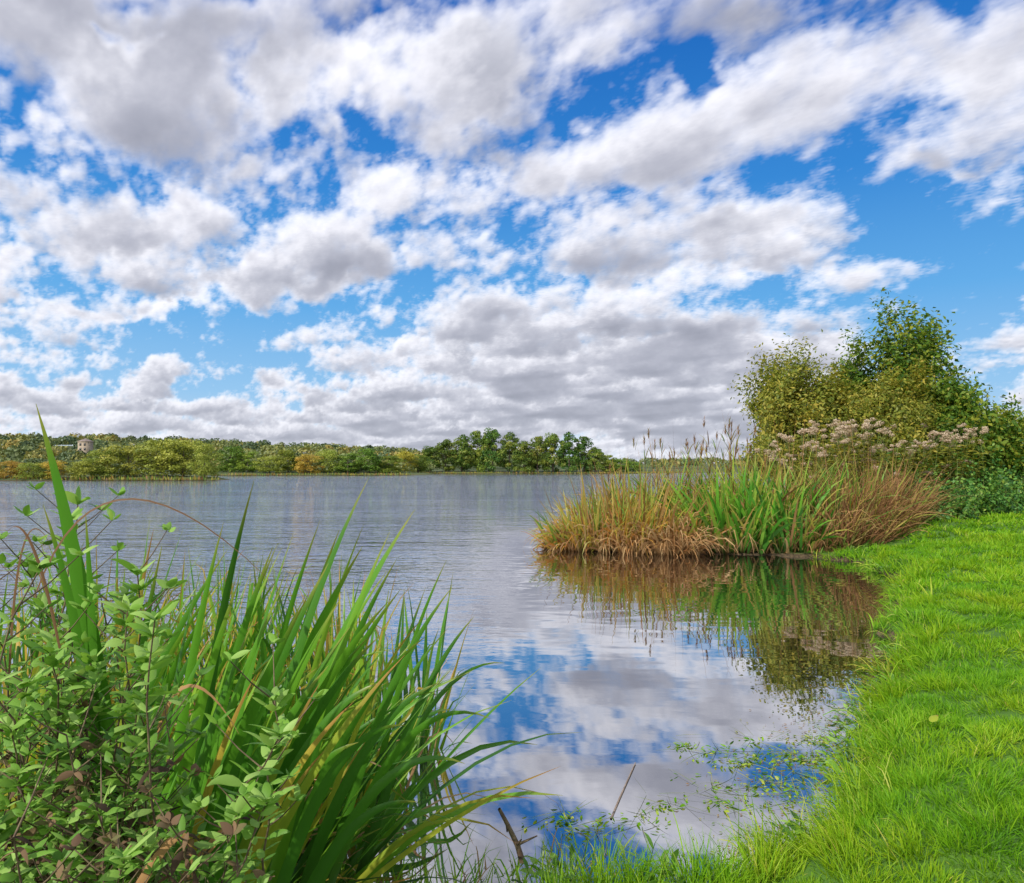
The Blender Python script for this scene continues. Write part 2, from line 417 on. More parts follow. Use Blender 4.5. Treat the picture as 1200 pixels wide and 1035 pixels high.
# ------------------------------------------------------------ materials
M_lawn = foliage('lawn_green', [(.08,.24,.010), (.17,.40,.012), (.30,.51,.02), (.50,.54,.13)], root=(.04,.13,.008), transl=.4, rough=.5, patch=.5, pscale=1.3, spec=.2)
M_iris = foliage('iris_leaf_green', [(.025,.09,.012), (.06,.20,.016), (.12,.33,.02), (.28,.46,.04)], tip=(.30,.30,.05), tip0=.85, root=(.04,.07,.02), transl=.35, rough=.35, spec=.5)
M_yel = foliage('yellowing_leaf', [(.20,.34,.03), (.36,.42,.04), (.50,.40,.05), (.50,.28,.05)], tip=(.40,.20,.06), tip0=.7, transl=.35)
M_dead = foliage('dead_leaf_tan', [(.14,.07,.03), (.34,.19,.08), (.50,.35,.17), (.42,.20,.07)], transl=.25, rough=.6)
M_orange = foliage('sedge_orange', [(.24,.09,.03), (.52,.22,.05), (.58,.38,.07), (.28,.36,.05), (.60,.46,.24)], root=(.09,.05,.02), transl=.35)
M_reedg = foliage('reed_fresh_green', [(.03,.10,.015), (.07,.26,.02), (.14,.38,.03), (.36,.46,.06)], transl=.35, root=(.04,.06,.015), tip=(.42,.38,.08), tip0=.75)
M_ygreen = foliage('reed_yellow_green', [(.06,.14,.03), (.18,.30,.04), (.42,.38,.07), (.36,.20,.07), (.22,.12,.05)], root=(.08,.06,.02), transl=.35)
M_brown = foliage('herb_brown', [(.10,.05,.03), (.24,.11,.05), (.36,.20,.08), (.14,.20,.04)], transl=.2, rough=.7)
M_herb = foliage('herb_leaf_green', [(.05,.12,.02), (.11,.26,.035), (.22,.42,.06), (.38,.56,.15)], transl=.38, rough=.5)
M_herbd = foliage('withered_leaf', [(.05,.032,.02), (.12,.07,.04), (.24,.15,.08), (.10,.13,.04)], transl=.2, rough=.8)
M_stem = plain('plant_stem', (.09,.055,.035), (.18,.13,.07), 30)
M_gstem = plain('green_stem', (.12,.20,.04), (.22,.20,.07), 20)
M_bark = plain('bark', (.06,.045,.03), (.14,.11,.08), 10)
M_twig = plain('pale_twig', (.20,.14,.10), (.34,.26,.20), 12)
M_pink = foliage('seed_head_pink', [(.30,.21,.14), (.52,.40,.29), (.70,.58,.46)], transl=.3, rough=.8)
M_bolive = foliage('bush_olive', [(.10,.14,.02), (.19,.24,.03), (.32,.33,.05), (.44,.38,.07)], transl=.4, patch=.3)
M_bdark = foliage('bush_dark', [(.035,.10,.015), (.08,.18,.02), (.17,.28,.03), (.36,.38,.05)], transl=.4, patch=.3)
M_byel = foliage('bush_yellow', [(.18,.28,.03), (.36,.42,.05), (.52,.48,.08)], transl=.35)
M_nettle = foliage('nettle_green', [(.025,.09,.02), (.06,.19,.03), (.13,.30,.05), (.24,.36,.06)], transl=.3, patch=.4, pscale=1.)
M_far = [foliage('far_tree_olive', [(.15,.20,.03), (.28,.34,.05), (.40,.42,.08)], transl=.3, objvar=.35),
         foliage('far_tree_green', [(.09,.16,.02), (.20,.29,.035), (.33,.38,.06)], transl=.3, objvar=.45),
         foliage('far_tree_dark', [(.035,.09,.015), (.09,.17,.025), (.18,.26,.035), (.34,.32,.06)], transl=.3, objvar=.45),
         foliage('far_tree_gold', [(.30,.27,.03), (.46,.40,.06), (.50,.34,.05)], transl=.3, objvar=.35)]
M_wood = foliage('woodland_leaf', [(.06,.11,.06), (.12,.17,.07), (.22,.26,.08), (.38,.31,.09)], transl=.2, patch=.3, pscale=.02)

# ------------------------------------------------------------ far trees
ORD = ['first','second','third','fourth','fifth','sixth','seventh','eighth','ninth','tenth','eleventh','twelfth','thirteenth','fourteenth','fifteenth','sixteenth','seventeenth','eighteenth','nineteenth','twentieth']
def crown_mesh(seed, rx, hgt, ncl, per, size, cone=0.):
    rng = rs(seed); A = Acc()
    for i in range(ncl):
        a = rng.rand()*2*pi; h = rng.uniform(.04, .92)
        wd = math.sqrt(max(0, 1-((h-.42)/.58)**2)) if h > .42 else .80+.2*h/.42
        wd *= 1-cone*max(0, h-.3)
        r = math.sqrt(rng.rand())*.85*rx*wd
        c = np.array([math.cos(a)*r, math.sin(a)*r, h*hgt])
        cr = rng.uniform(.18, .38)*rx
        dv = norm(rng.normal(0, 1, (per, 3))); dv[:, 2] = np.abs(dv[:, 2])*rng.choice([1, 1, 1, -.7], per)
        P = c+dv*cr*rng.uniform(.6, 1.08, (per, 1))*np.array([1, 1, .8])
        P[:, 2] = np.maximum(P[:, 2], .1)
        leaves(A, rng, P, dv+rng.normal(0, .45, (per, 3)), size*rng.uniform(.6, 1.3, per), .7, np.clip(rng.uniform(0, .6)+rng.rand(per)*.4, 0, 1))
    return A
def trunk_mesh(seed, h, r, rx):
    rng = rs(seed); A = Acc()
    pts = np.array([[rng.normal(0, .05)*h*k/4*.3, rng.normal(0, .05)*h*k/4*.3, h*.75*k/4] for k in range(5)])
    tube(A, pts, r*np.array([1.3, 1, .8, .55, .3]), 7)
    for i in range(7):
        a = rng.rand()*2*pi; z0 = h*rng.uniform(.2, .6); L = rx*rng.uniform(.4, .7)
        q = np.array([0, 0, z0]); e = q+np.array([math.cos(a)*L, math.sin(a)*L, L*.8])
        mid = (q+e)/2+np.array([0, 0, -.1*L])
        tube(A, [q, mid, e], r*np.array([.5, .3, .12]), 5)
    return A
PROTO = {}; TREEP = []
def proto_tree(seed, hgt, rx, mat, cone=0., ncl=55):
    return (trunk_mesh(seed, hgt, hgt*.018, rx), crown_mesh(seed+1, rx, hgt*.98, ncl, 90, hgt*.042, cone), mat)
def make_tree(k, loc, rz, sc, label, cat, group, name='tree'):
    if k not in PROTO:
        t, c, mat = TREEP[k]
        r = empty(name, loc, label, cat, group, rz); r.scale = sc
        t.build('trunk', M_bark, r); c.build('crown', mat, r, smooth=False)
        PROTO[k] = r; return r
    r = dup(PROTO[k], loc, rz, sc, label); r['group'] = group; r['category'] = cat; r.name = name
    return r
for i in range(3): TREEP.append(proto_tree(100+i*10, 10, 5.2, M_far[0]))
for i in range(3): TREEP.append(proto_tree(200+i*10, 10, 4.2, M_far[1]))
for i in range(4): TREEP.append(proto_tree(300+i*10, 10, 3.6, M_far[2], .45))
for i in range(2): TREEP.append(proto_tree(400+i*10, 10, 5.0, M_far[3]))
rng = rs(5)
def row(items, kinds, label, cat, group, name='tree', wf=1.):
    for i, (px, top, Yd, wpx) in enumerate(items):
        x = gxy(px, Yd); zg = hz_(x, Yd)
        h = EYE+(549-top)/800*Yd-zg
        kk = kinds[i % len(kinds)]
        base_r = {0: 5.2, 1: 4.2, 2: 3.6, 3: 5.0}[0 if kk < 3 else 1 if kk < 6 else 2 if kk < 10 else 3]
        wr = wpx/800*Yd/2/base_r*wf
        make_tree(kk, (x, Yd, zg-.1), rng.rand()*6.28, (wr, wr, h/10*.97), label % ORD[i], cat, group, name)
row([(122,526,101,50),(150,518,102,60),(185,512,103,70),(215,511,103,62),(240,518,100,40),(100,538,99,40)], [0,1,2,1,0,2], 'olive willow on the left far shore, %s planted of the willow clump', 'tree', 'willows on the left far shore', 'willow_tree', 1.1)
row([(270,519,172,34),(291,526,171,30),(316,534,169,36),(338,525,173,32),(362,531,170,36),(384,525,173,32),(408,528,173,36),(432,523,174,34),(455,531,176,34),(474,527,190,30),(490,531,195,30)],
    [3,4,0,5,10,1,4,5,3,11,5], 'bushy tree on the middle far shore, %s from the left of its row', 'tree', 'trees on the middle far shore', wf=1.1)
row([(504,521,222,30),(522,511,224,34),(541,507,226,34),(560,501,228,36),(577,499,226,36),(597,504,227,36),(614,513,226,32),(630,508,227,34),(648,505,228,36),(667,504,226,36),(684,508,226,32),(698,521,226,28),(712,530,228,30),(727,536,230,32),(742,540,236,28)],
    [6,7,8,9,6,8,7,9,6,8,9,7,3,4,5], 'dark tree in the tall shoreline copse, %s from its left end', 'tree', 'tall dark trees in the lakeside copse', wf=.95)
row([(12,538,98,44),(40,541,97,40),(66,538,98,36),(-20,536,98,44)], [10,0,11,10], 'golden autumn bush at the left far waterline, number %s in line', 'bush', 'golden bushes by the far left waterline', 'bush')

rng = rs(9); A = Acc()
def blobtree(A, x, y, z, h, r, n, size):
    dv = norm(rng.normal(0, 1, (n, 3))); dv[:, 2] = np.abs(dv[:, 2])-.25
    P = np.array([x, y, z+h*.5])+dv*np.array([r, r, h*.5])*rng.uniform(.75, 1.1, (n, 1))
    leaves(A, rng, P, dv+rng.normal(0, .5, (n, 3)), size*rng.uniform(.6, 1.3, n), .75, np.clip(rng.uniform(0, .8)+rng.rand(n)*.2, 0, 1))
for i in range(620):
    yy = rng.uniform(250, 620); uu = rng.uniform(-1.0, .04); xx = uu*yy
    if abs(uu+.625) < .022 and yy < 306: continue
    blobtree(A, xx, yy, hz_(xx, yy)-.5, rng.uniform(5, 11), rng.uniform(3.5, 7), 130, 1.6)
for i in range(90):
    yy = rng.uniform(105, 160); xx = -yy*rng.uniform(.6, 1.0)
    blobtree(A, xx, yy, 0, rng.uniform(2., 4.), rng.uniform(2, 4), 200, .6)
for i in range(110):
    yy = rng.uniform(172, 235); xx = -yy*rng.uniform(.12, .5)
    if yy < 225 and xx > -28: continue
    blobtree(A, xx, yy, 0, rng.uniform(3, 5), rng.uniform(3, 5), 160, .9)
for i in range(200):
    yy = rng.uniform(300, 600); xx = yy*rng.uniform(0, 1.2)
    blobtree(A, xx, yy, hz_(xx, yy)-.5, rng.uniform(3, 6), rng.uniform(5, 9), 80, 1.5)
# low trees that half hide the foot of the tower
for i in range(8):
    yy = rng.uniform(268, 290); xx = -.625*yy+rng.uniform(-7, 7)
    blobtree(A, xx, yy, hz_(xx, yy)-.5, rng.uniform(6, 8.2), rng.uniform(3, 4.5), 140, 1.3)
tag(A.build('woodland', M_wood, smooth=False), 'wooded ridge beyond the far shore', 'woodland', kind='stuff')

A = Acc(); pts = []
for a_, b_ in (((-110,93.5),(-60,97.5)),((-60,97.5),(-42,97.5)),((-72,160.5),(-45,165.5)),((-45,165.5),(-25,170.5)),((-30,215.5),(0,222.5)),((0,222.5),(38,222.5)),((38,222.5),(70,271))):
    L = math.dist(a_, b_); k = int(L*12); t = rng.rand(k, 1); q = np.array(a_)+(np.array(b_)-np.array(a_))*t+rng.normal(0, .4, (k, 2)); pts.append(q)
q = np.concatenate(pts); B = np.c_[q, np.zeros(len(q))]
blades(A, rng, B, rng.normal(0, .25, (len(q), 3))+Z, rng.uniform(.3, .9, len(q)), .10, .2, 2)
tag(A.build('far_shore_reeds', M_ygreen), 'pale yellow reeds fringing the far waterline', 'reeds', kind='stuff')

# tower on the ridge
bx_ = gxy(100, 300); tz = EYE+(549-529)/800*300
tw = empty('tower_house', (bx_, 300, 0), 'small cream tower house rising from the woods on the far left ridge', 'building')
M_wall = plain('cream_stone', (.30,.24,.17), (.38,.31,.23), .5); M_roof = plain('roof_tile', (.20,.15,.13), (.26,.21,.18), 1); M_win = plain('dark_window', (.04,.04,.045), (.06,.06,.065), 1, .2)
A = Acc(); box(A, -2.1, 2.1, -2.1, 2.1, 0, tz+4.1); A.build('wall', M_wall, tw, False)
A = Acc(); box(A, -2.3, 2.3, -2.3, 2.3, tz+4.1, tz+4.4); A.build('cornice', M_wall, tw, False)
A = Acc(); e = tz+4.4; A.add([(-2.2,-2.2,e),(2.2,-2.2,e),(2.2,2.2,e),(-2.2,2.2,e),(-.1,-.1,e+1.3),(.1,-.1,e+1.3),(.1,.1,e+1.3),(-.1,.1,e+1.3)], [(0,1,5,4),(1,2,6,5),(2,3,7,6),(3,0,4,7),(4,5,6,7)]); A.build('roof', M_roof, tw, False)
for wx in (-.95, .95):
    for wz in (2.4, .4):
        A = Acc(); box(A, wx-.4, wx+.4, -2.16, -2.102, tz+wz, tz+wz+1.1); A.build('window', M_win, tw, False)

# ------------------------------------------------------------ near shrubs
def grow(rng, p, d, L, r, depth, segs, term, up=.08, jit=.16, spread=.75, nseg=4, shrink=.62, kids=2):
    q = p; l = L/nseg
    for i in range(nseg):
        d = norm(d+rng.normal(0, jit, 3)+Z*up); q2 = q+d*l
        r2 = r*(1-.55*(i+1)/nseg)
        segs.append((q, q2, r*(1-.55*i/nseg), r2))
        if depth == 0: term.append((q, q2))
        elif i >= 1:
            for _ in range(kids):
                nd = norm(d+norm(rng.normal(0, 1, 3))*spread)
                grow(rng, q2, nd, L*shrink*rng.uniform(.7, 1.15), r2*.6, depth-1, segs, term, up, jit*1.15, spread, nseg, shrink, kids)
        q = q2
def shrub(name, px, Yd, top, wpx, label, cat, seed, stems, L, r, depth, lmat, lsize, nleaf, spreadr=.5, up=.08, sprd=.75, offs=.09, lean=.5, asp=.5, kids=2, group=None):
    rng = rs(seed); segs = []; term = []
    for i in range(stems):
        a = 2*pi*i/stems+rng.rand(); rad = spreadr*rng.uniform(.1, 1)
        p = np.array([math.cos(a)*rad, math.sin(a)*rad, -.1]); d = np.array([math.cos(a)*lean*rng.uniform(.3, 1.2), math.sin(a)*lean*rng.uniform(.3, 1.2), 1.])
        grow(rng, p, norm(d), L*rng.uniform(.8, 1.1), r, depth, segs, term, up=up, spread=sprd, kids=kids)
    x = gxy(px, Yd); zg = hz_(x, Yd); H_ = EYE+(549-top)/800*Yd-zg; Wd = wpx/800*Yd
    S = np.array([np.concatenate([s[0], s[1]]) for s in segs]); T = np.array([np.concatenate(t) for t in term])
    ext = np.percentile(np.abs(T[:, :2]), 97); zt = T[:, 2].max()+.1
    sc = np.array([Wd/2/ext, Wd/2/ext, H_/zt]*2); S = S*sc; T = T*sc
    root = empty(name, (x, Yd, zg), label, cat, group)
    A = Acc(); prisms(A, S[:, :3], S[:, 3:], np.array([s[2] for s in segs]), np.array([s[3] for s in segs]), 4); A.build('trunk', M_bark, root)
    k = max(1, int(nleaf/len(T)))
    T = np.repeat(T, k, 0); N = len(T); u = rng.rand(N, 1)
    P = T[:, :3]*(1-u)+T[:, 3:]*u+rng.normal(0, offs, (N, 3))
    cen = P.mean(0); nr = norm(P-cen)*.7+rng.normal(0, .6, (N, 3))+Z*.3
    A = Acc(); leaves(A, rng, P, nr, lsize*rng.uniform(.6, 1.3, N), asp); A.build('crown', lmat, root, False)
    return root
def place(px, Y): x = gxy(px, Y); return (x, Y, hz_(x, Y))
shrub('shrub_tree', 1060, 23, 343, 185, 'tall airy dark green tree at the top of the right bank', 'tree', 11, 9, 2.6, .05, 3, M_bdark, .17, 52000, .7, lean=.75, up=.03, offs=.17)
shrub('willow_bush', 945, 20.5, 402, 125, 'rounded olive bush behind the reed bed, left of the dark tree', 'bush', 12, 9, 2.1, .03, 3, M_bolive, .13, 70000, .5, lean=.9, up=.03, offs=.15, asp=.45)
shrub('willow_bush', 1015, 20.6, 412, 130, 'olive yellow bush between the rounded bush and the dark tree', 'bush', 13, 9, 2.0, .03, 3, M_bolive, .13, 66000, .5, lean=.85, up=.03, offs=.16, asp=.45)
shrub('hedge_bush', 1110, 21.2, 440, 110, 'green bush below the right side of the tall tree', 'bush', 14, 8, 1.9, .03, 3, M_bdark, .14, 40000, .6, lean=.8, up=.03, offs=.16)
shrub('autumn_bush', 1210, 21, 475, 110, 'yellow leaved bush at the right edge of the photo', 'bush', 15, 7, 2.0, .03, 3, M_byel, .15, 32000, .6, lean=.7, offs=.14)
shrub('autumn_bush', 1300, 20, 450, 120, 'yellow green bush just beyond the right edge', 'bush', 16, 6, 1.8, .03, 2, M_byel, .16, 14000, .6, lean=.6, offs=.2)

names = ['leftmost', 'second', 'third', 'fourth', 'fifth', 'sixth', 'seventh', 'eighth']
for i, (px, Y, h) in enumerate([(1085,16.5,.95),(1120,17.5,1.45),(1160,18,1.1),(1195,18.5,1.55),(1060,18.2,1.8),(1235,19,1.7),(1130,19.5,2.3),(1175,20,2.4)]):
    rng = rs(600+i); root = empty('nettle_clump', place(px, Y), 'leafy dark green nettle clump above the lawn, %s counted from the reed bed' % names[i], 'nettles', 'nettle clumps at the top of the lawn')
    A = Acc(); B_ = Acc(); n_ = 60
    a = rng.rand(n_)*6.28; rr = np.sqrt(rng.rand(n_))*.9
    base = np.c_[np.cos(a)*rr, np.sin(a)*rr, np.zeros(n_)-.05]
    dd = np.c_[np.cos(a)*rr*.5, np.sin(a)*rr*.5, np.ones(n_)]+rng.normal(0, .1, (n_, 3))
    P = blades(A, rng, base, dd, h*rng.uniform(.45, 1.1, n_)*(1.15-.45*rr/.9), .008, .15, 5)
    A.build('stems', M_gstem, root)
    k = 50; idx = rng.randint(0, n_, n_*k); tt = rng.uniform(.1, 1, n_*k)*5; i0 = np.minimum(tt.astype(int), 4); f = (tt-i0)[:, None]
    Q = P[idx, i0]*(1-f)+P[idx, i0+1]*f+rng.normal(0, .06, (n_*k, 3))
    leaves(B_, rng, Q, rng.normal(0, .5, (n_*k, 3))+Z*.6+norm(Q-[0, 0, h*.4])*.8, rng.uniform(.06, .13, n_*k), .55); B_.build('leaves', M_nettle, root, False)

rng = rs(33)
def seed_plant(seed, loc, label):
    rng = rs(seed); root = empty('seed_head_plant', loc, label, 'wild plant', 'pale seed head plants among the bushes')
    A = Acc(); L_ = Acc(); S_ = Acc(); n_ = 8
    a = rng.rand(n_)*6.28; base = np.c_[np.cos(a)*.12, np.sin(a)*.12, np.zeros(n_)]
    dd = np.c_[np.cos(a)*.2, np.sin(a)*.2, np.ones(n_)]
    P = blades(A, rng, base, dd, rng.uniform(1.2, 2.1, n_), .01, .1, 5)
    for j in range(n_):
        for q in range(3):
            tp = P[j, -1]+rng.normal(0, .09, 3)*[1, 1, .5]; prisms(A, [P[j, -2]], [tp], .005, .003, 3)
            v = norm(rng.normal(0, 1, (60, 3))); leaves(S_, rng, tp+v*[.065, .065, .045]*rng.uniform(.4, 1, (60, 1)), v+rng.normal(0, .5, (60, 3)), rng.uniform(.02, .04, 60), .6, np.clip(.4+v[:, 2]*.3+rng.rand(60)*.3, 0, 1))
        m_ = 50; ti = rng.uniform(.8, 4.6, m_); i0 = ti.astype(int); f = (ti-i0)[:, None]; Q = P[j, i0]*(1-f)+P[j, i0+1]*f
        ang = rng.rand(m_)*6.28; blades(L_, rng, Q, np.c_[np.cos(ang), np.sin(ang), np.full(m_, .3)], rng.uniform(.10, .2, m_), .02, 1.2, 3, kind='leaf')
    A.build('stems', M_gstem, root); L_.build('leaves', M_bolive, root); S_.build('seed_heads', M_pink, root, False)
    return root
SP = None
spots = [(925,17,1.0),(948,17.4,1.2),(968,16.8,1.2),(988,17.3,1.2),(1006,17,1.05),(1024,17.6,1.0),(1042,17.3,.92),(938,16.3,.88),(978,16.2,.95),(1085,18.6,1.15),(1110,19,1.2),(1132,19.2,1.08),(1062,18.0,.95)]
for i, (px, Y, s) in enumerate(spots):
    lab = 'brown plant with pinkish fluffy seed heads behind the reed bed, %s of its group' % ORD[i]
    if SP is None: SP = seed_plant(40, place(px, Y), lab); SP.scale = (s*1.2, s*1.2, s*1.05)
    else: dup(SP, place(px, Y), rng.rand()*6.28, (s*1.2, s*1.2, s*1.05), lab)

# ------------------------------------------------------------ reed bed clumps
def clump(name, loc, label, cat, group, seed, parts, rad, tw=.9, jit=.28, K=6, keel=0.):
    rng = rs(seed); root = empty(name, loc, label, cat, group)
    sk = rng.normal(0, .14, 2)
    for (pn, mat, n_, L, W, lean, spread, droop, kind) in parts:
        A = Acc(); a = rng.rand(n_)*6.28; rr = np.sqrt(rng.rand(n_))*rad
        base = np.c_[np.cos(a)*rr, np.sin(a)*rr*.7, np.full(n_, -.06)]
        d = np.c_[np.cos(a)*rr/rad*spread+lean[0]+sk[0]+rng.normal(0, jit, n_), np.sin(a)*rr/rad*spread+lean[1]+sk[1]+rng.normal(0, jit, n_), np.ones(n_)]
        blades(A, rng, base, d, L*(.35+.75*rng.rand(n_)**.8), W*rng.uniform(.6, 1.3, n_), droop[0]+(droop[1]-droop[0])*rng.rand(n_)**1.5, K, kind=kind, tw=tw, power=rng.uniform(1.2, 2.4), keel=keel, tint=np.clip(rng.rand(n_)*.75+rng.rand()*.25, 0, 1))
        A.build(pn, mat, root)
    return root
rng = rs(77); c_ = {'o': 0, 'g': 0, 'y': 0, 'b': 0, 't': 0}
def oclump(px, Y, h, lx):
    i = c_['o']; c_['o'] += 1; x = gxy(px, Y)
    clump('sedge_clump', (x, Y, .03), 'orange and yellow sedge clump at the left end of the reed bed, %s clump' % ORD[i], 'sedge', 'orange sedge clumps in the reed bed', 900+i,
      [('leaves', M_orange, 140, h, .019, (lx, -.1), .45, (.3, 2.8), 'grass'), ('green_leaves', M_ygreen, 46, h*1.3, .022, (lx*.6, 0), .3, (.1, .9), 'iris'), ('dead_leaves', M_dead, 100, h*.85, .022, (lx, -.15), .7, (1.5, 3.8), 'grass')], .40)
for a_ in [(662,14.4,.75,-.2),(684,14.3,1.1,-.15),(708,14.2,1.0,-.12),(736,14.1,1.35,-.05),(765,14.0,1.35,0),(680,15.2,1.1,-.2),(703,15.2,1.4,-.1),(730,15.2,1.6,-.1),(798,13.95,1.05,0)]: oclump(*a_)
def gclump(px, Y, h, lx):
    i = c_['g']; c_['g'] += 1; x = gxy(px, Y)
    clump('reed_clump', (x, Y, .03), 'upright fresh green reed clump in the middle of the reed bed, %s clump' % ORD[i], 'reeds', 'green reed clumps in the reed bed', 1000+i,
      [('leaves', M_reedg, 66, h*1.1, .038, (lx, -.05), .35, (.05, 1.8), 'iris'), ('yellow_leaves', M_ygreen, 35, h*1.1, .026, (lx, 0), .4, (.1, 1.6), 'iris'), ('dead_leaves', M_dead, 34, h*.7, .02, (lx, -.1), .6, (1, 3), 'grass')], .40)
for a_ in [(825,13.9,1.2,-.05),(852,13.85,1.8,0),(882,13.8,1.35,.03),(908,13.7,1.75,.05),(935,13.6,1.1,.1),(868,14.5,1.95,0),(840,14.6,1.45,-.1),(900,14.5,1.95,.05)]: gclump(*a_)
def yclump(px, Y, h):
    i = c_['y']; c_['y'] += 1; x = gxy(px, Y)
    clump('reed_clump', (x, Y, .06), 'tall yellowing reed clump in the rear row of the reed bed, %s from the left' % ORD[i], 'reeds', 'yellowing reed clumps at the back of the reed bed', 1100+i,
      [('leaves', M_ygreen, 90, h, .024, (0, 0), .35, (.1, 1.8), 'iris'), ('green_leaves', M_reedg, 44, h*1.1, .026, (0, 0), .3, (.1, 1.2), 'iris'), ('dry_leaves', M_orange, 56, h*.95, .018, (0, 0), .5, (.3, 2.4), 'grass'), ('dead_stalks', M_brown, 30, h*1.45, .009, (0, 0), .2, (0, .3), 'grass')], .5)
for a_ in [(725,16.3,1.25),(748,16.2,1.8),(775,16,1.45),(802,15.6,2.0),(835,15.8,1.6),(870,15.8,2.1),(905,15.6,1.6),(940,15.4,2.0),(970,15.3,1.7),(1000,15.2,1.9),(1025,15.4,1.65),(960,14.6,1.7)]: yclump(*a_)
def bclump(px, Y, h):
    i = c_['b']; c_['b'] += 1; x = gxy(px, Y)
    clump('dry_herb_clump', (x, Y, hz_(x, Y)), 'reddish brown dry herb clump at the right end of the reed bed, %s clump' % ORD[i], 'wild plant', 'brown herb clumps beside the lawn', 1200+i,
      [('leaves', M_brown, 230, h*1.1, .013, (0, 0), .45, (.1, 1.8), 'grass'), ('green_leaves', M_ygreen, 40, h*1.1, .018, (0, 0), .5, (.2, 1.6), 'grass'), ('small_leaves', M_herb, 200, h*.3, .018, (0, 0), .8, (.2, 1.5), 'leaf')], .45, jit=.4)
for a_ in [(955,13.6,.95),(982,13.6,1.25),(1005,13.8,1.1),(1025,14.2,1.25),(1042,14.8,1.05),(985,14.3,1.65),(1012,14.6,1.6),(1035,15.4,1.55),(1056,15.8,1.35)]: bclump(*a_)
clump('collapsed_sedge', (gxy(792, 13.7), 13.7, .03), 'mat of collapsed tan leaves drooping to the water left of the green reeds', 'sedge', None, 1300, [('leaves', M_dead, 300, 1.15, .020, (0, -.25), .8, (1.2, 3.2), 'grass')], .42)
clump('collapsed_sedge', (gxy(745, 13.9), 13.9, .03), 'smaller mat of drooping tan leaves under the orange sedge', 'sedge', None, 1301, [('leaves', M_dead, 200, 1.0, .020, (-.1, -.25), .8, (1.2, 3.2), 'grass')], .36)
for i, (px, Y, top) in enumerate([(770,16.5,503),(790,16.8,510),(812,16.4,508),(845,16,494),(856,16.2,488),(880,16.6,508),(715,15.6,545),(830,17,503),(900,16.8,513)]):
    rng = rs(1400+i); x = gxy(px, Y); h = EYE+(549-top)/800*Y
    root = empty('plumed_reed', (x, Y, .05), 'thin tall brown reeds with feathery tops standing above the reed bed, %s stand' % ORD[i], 'reeds', 'tall plumed reeds above the reed bed')
    A = Acc(); L_ = Acc(); n_ = 4
    base = np.c_[rng.normal(0, .12, (n_, 2)), np.zeros(n_)]
    P = blades(A, rng, base, rng.normal(0, .09, (n_, 3))+Z, h*rng.uniform(.75, 1.0, n_), .011, .08, 6)
    A.build('stems', M_brown, root)
    for j in range(n_):
        m_ = 10; ti = rng.uniform(2, 5.4, m_); i0 = ti.astype(int); f = (ti-i0)[:, None]; Q = P[j, i0]*(1-f)+P[j, i0+1]*f; an = rng.rand(m_)*6.28
        blades(L_, rng, Q, np.c_[np.cos(an)*.5, np.sin(an)*.5, np.ones(m_)], rng.uniform(.25, .5, m_), .014, 1., 3)
        P_ = Acc(); m_ = 26; Q = P[j, -1]-Z*rng.uniform(0, .22, (m_, 1)); an = rng.rand(m_)*6.28
        blades(P_, rng, Q, np.c_[np.cos(an)*.35, np.sin(an)*.35, np.ones(m_)], rng.uniform(.06, .14, m_), .007, 1., 2)
        P_.build('plume', M_brown, root)
    L_.build('leaves', M_ygreen, root)

# ------------------------------------------------------------ lawn grass
rng = rs(21); A = Acc()
def scatter(y0, y1, dens_, x1f=1.0, smin=-.02, smax=99):
    xa = -1.2; xb = x1f*y1+1; N = int((xb-xa)*(y1-y0)*dens_)
    x = rng.uniform(xa, xb, N); y = rng.uniform(y0, y1, N)
    s = sds(x, y)
    k = (s > smin) & (s < smax) & (x < x1f*y+1) & (x > -.35)
    return x[k], y[k], s[k]
tot = 0
for (y0, y1, dn, Lb, Wb) in ((1.9, 3.4, 8500, .072, .0021), (3.4, 5, 6000, .074, .0026), (5, 8, 2800, .08, .0039), (8, 13, 1100, .09, .0066), (13, 24, 380, .10, .012)):
    x, y, s = scatter(y0, y1, dn)
    bad = ((y > 12.8) & (x < 7.6)) | ((x < .4-.25*rng.rand(len(x))) & (rng.rand(len(x)) < sm(x, .4, -.2)*.7))
    x, y, s = x[~bad], y[~bad], s[~bad]
    cs = np.full(len(x), .15*(1+(y0+y1)/18)); ux = np.floor(x/cs); uy = np.floor(y/cs)
    hx = (np.sin(ux*12.9+uy*78.2)*43758.5) % 1; hy = (np.sin(ux*39.3+uy*11.1)*24634.6) % 1; hq = (np.sin(ux*7.3+uy*51.7)*9631.2) % 1
    tx = (ux+hx)*cs; ty = (uy+hy)*cs; pull = .35*rng.rand(len(x))
    x2 = x+(tx-x)*pull; y2 = y+(ty-y)*pull; s2 = sds(x2, y2); ok = s2 > -.02; x, y, s, tx, ty, hq, cs = x2[ok], y2[ok], s2[ok], tx[ok], ty[ok], hq[ok], cs[ok]
    N = len(x); tot += N
    z = height(x, y, s)-.01
    dd_ = np.hypot(x-tx, y-ty)/cs
    L = Lb*(.6+.75*hq)*np.clip(1.3-.5*dd_, .65, 1.35)*rng.uniform(.6, 1.3, N)*(1+1.3*sm(s, .3, .05))
    fl = np.c_[(x-tx), (y-ty)]/cs[:, None]*.9+np.c_[np.sin(x*3.3+y*2), np.cos(y*3.1-x*2.3)]*.25
    d = np.c_[rng.normal(0, .42, N)+fl[:, 0], rng.normal(0, .42, N)+fl[:, 1], np.ones(N)]
    blades(A, rng, np.c_[x, y, z], d, L, Wb*rng.uniform(.7, 1.3, N), rng.uniform(.2, 1.4, N), 3, tint=np.clip(rng.beta(2, 2.6, N)*.62+.24*hq+.12*wob(x, y)+(rng.rand(N) > .98)*.5, 0, 1), tw=.7)
print('lawn blades', tot)
tag(A.build('lawn_grass', M_lawn), 'bright green grass covering the right bank', 'grass', kind='stuff')
A = Acc()
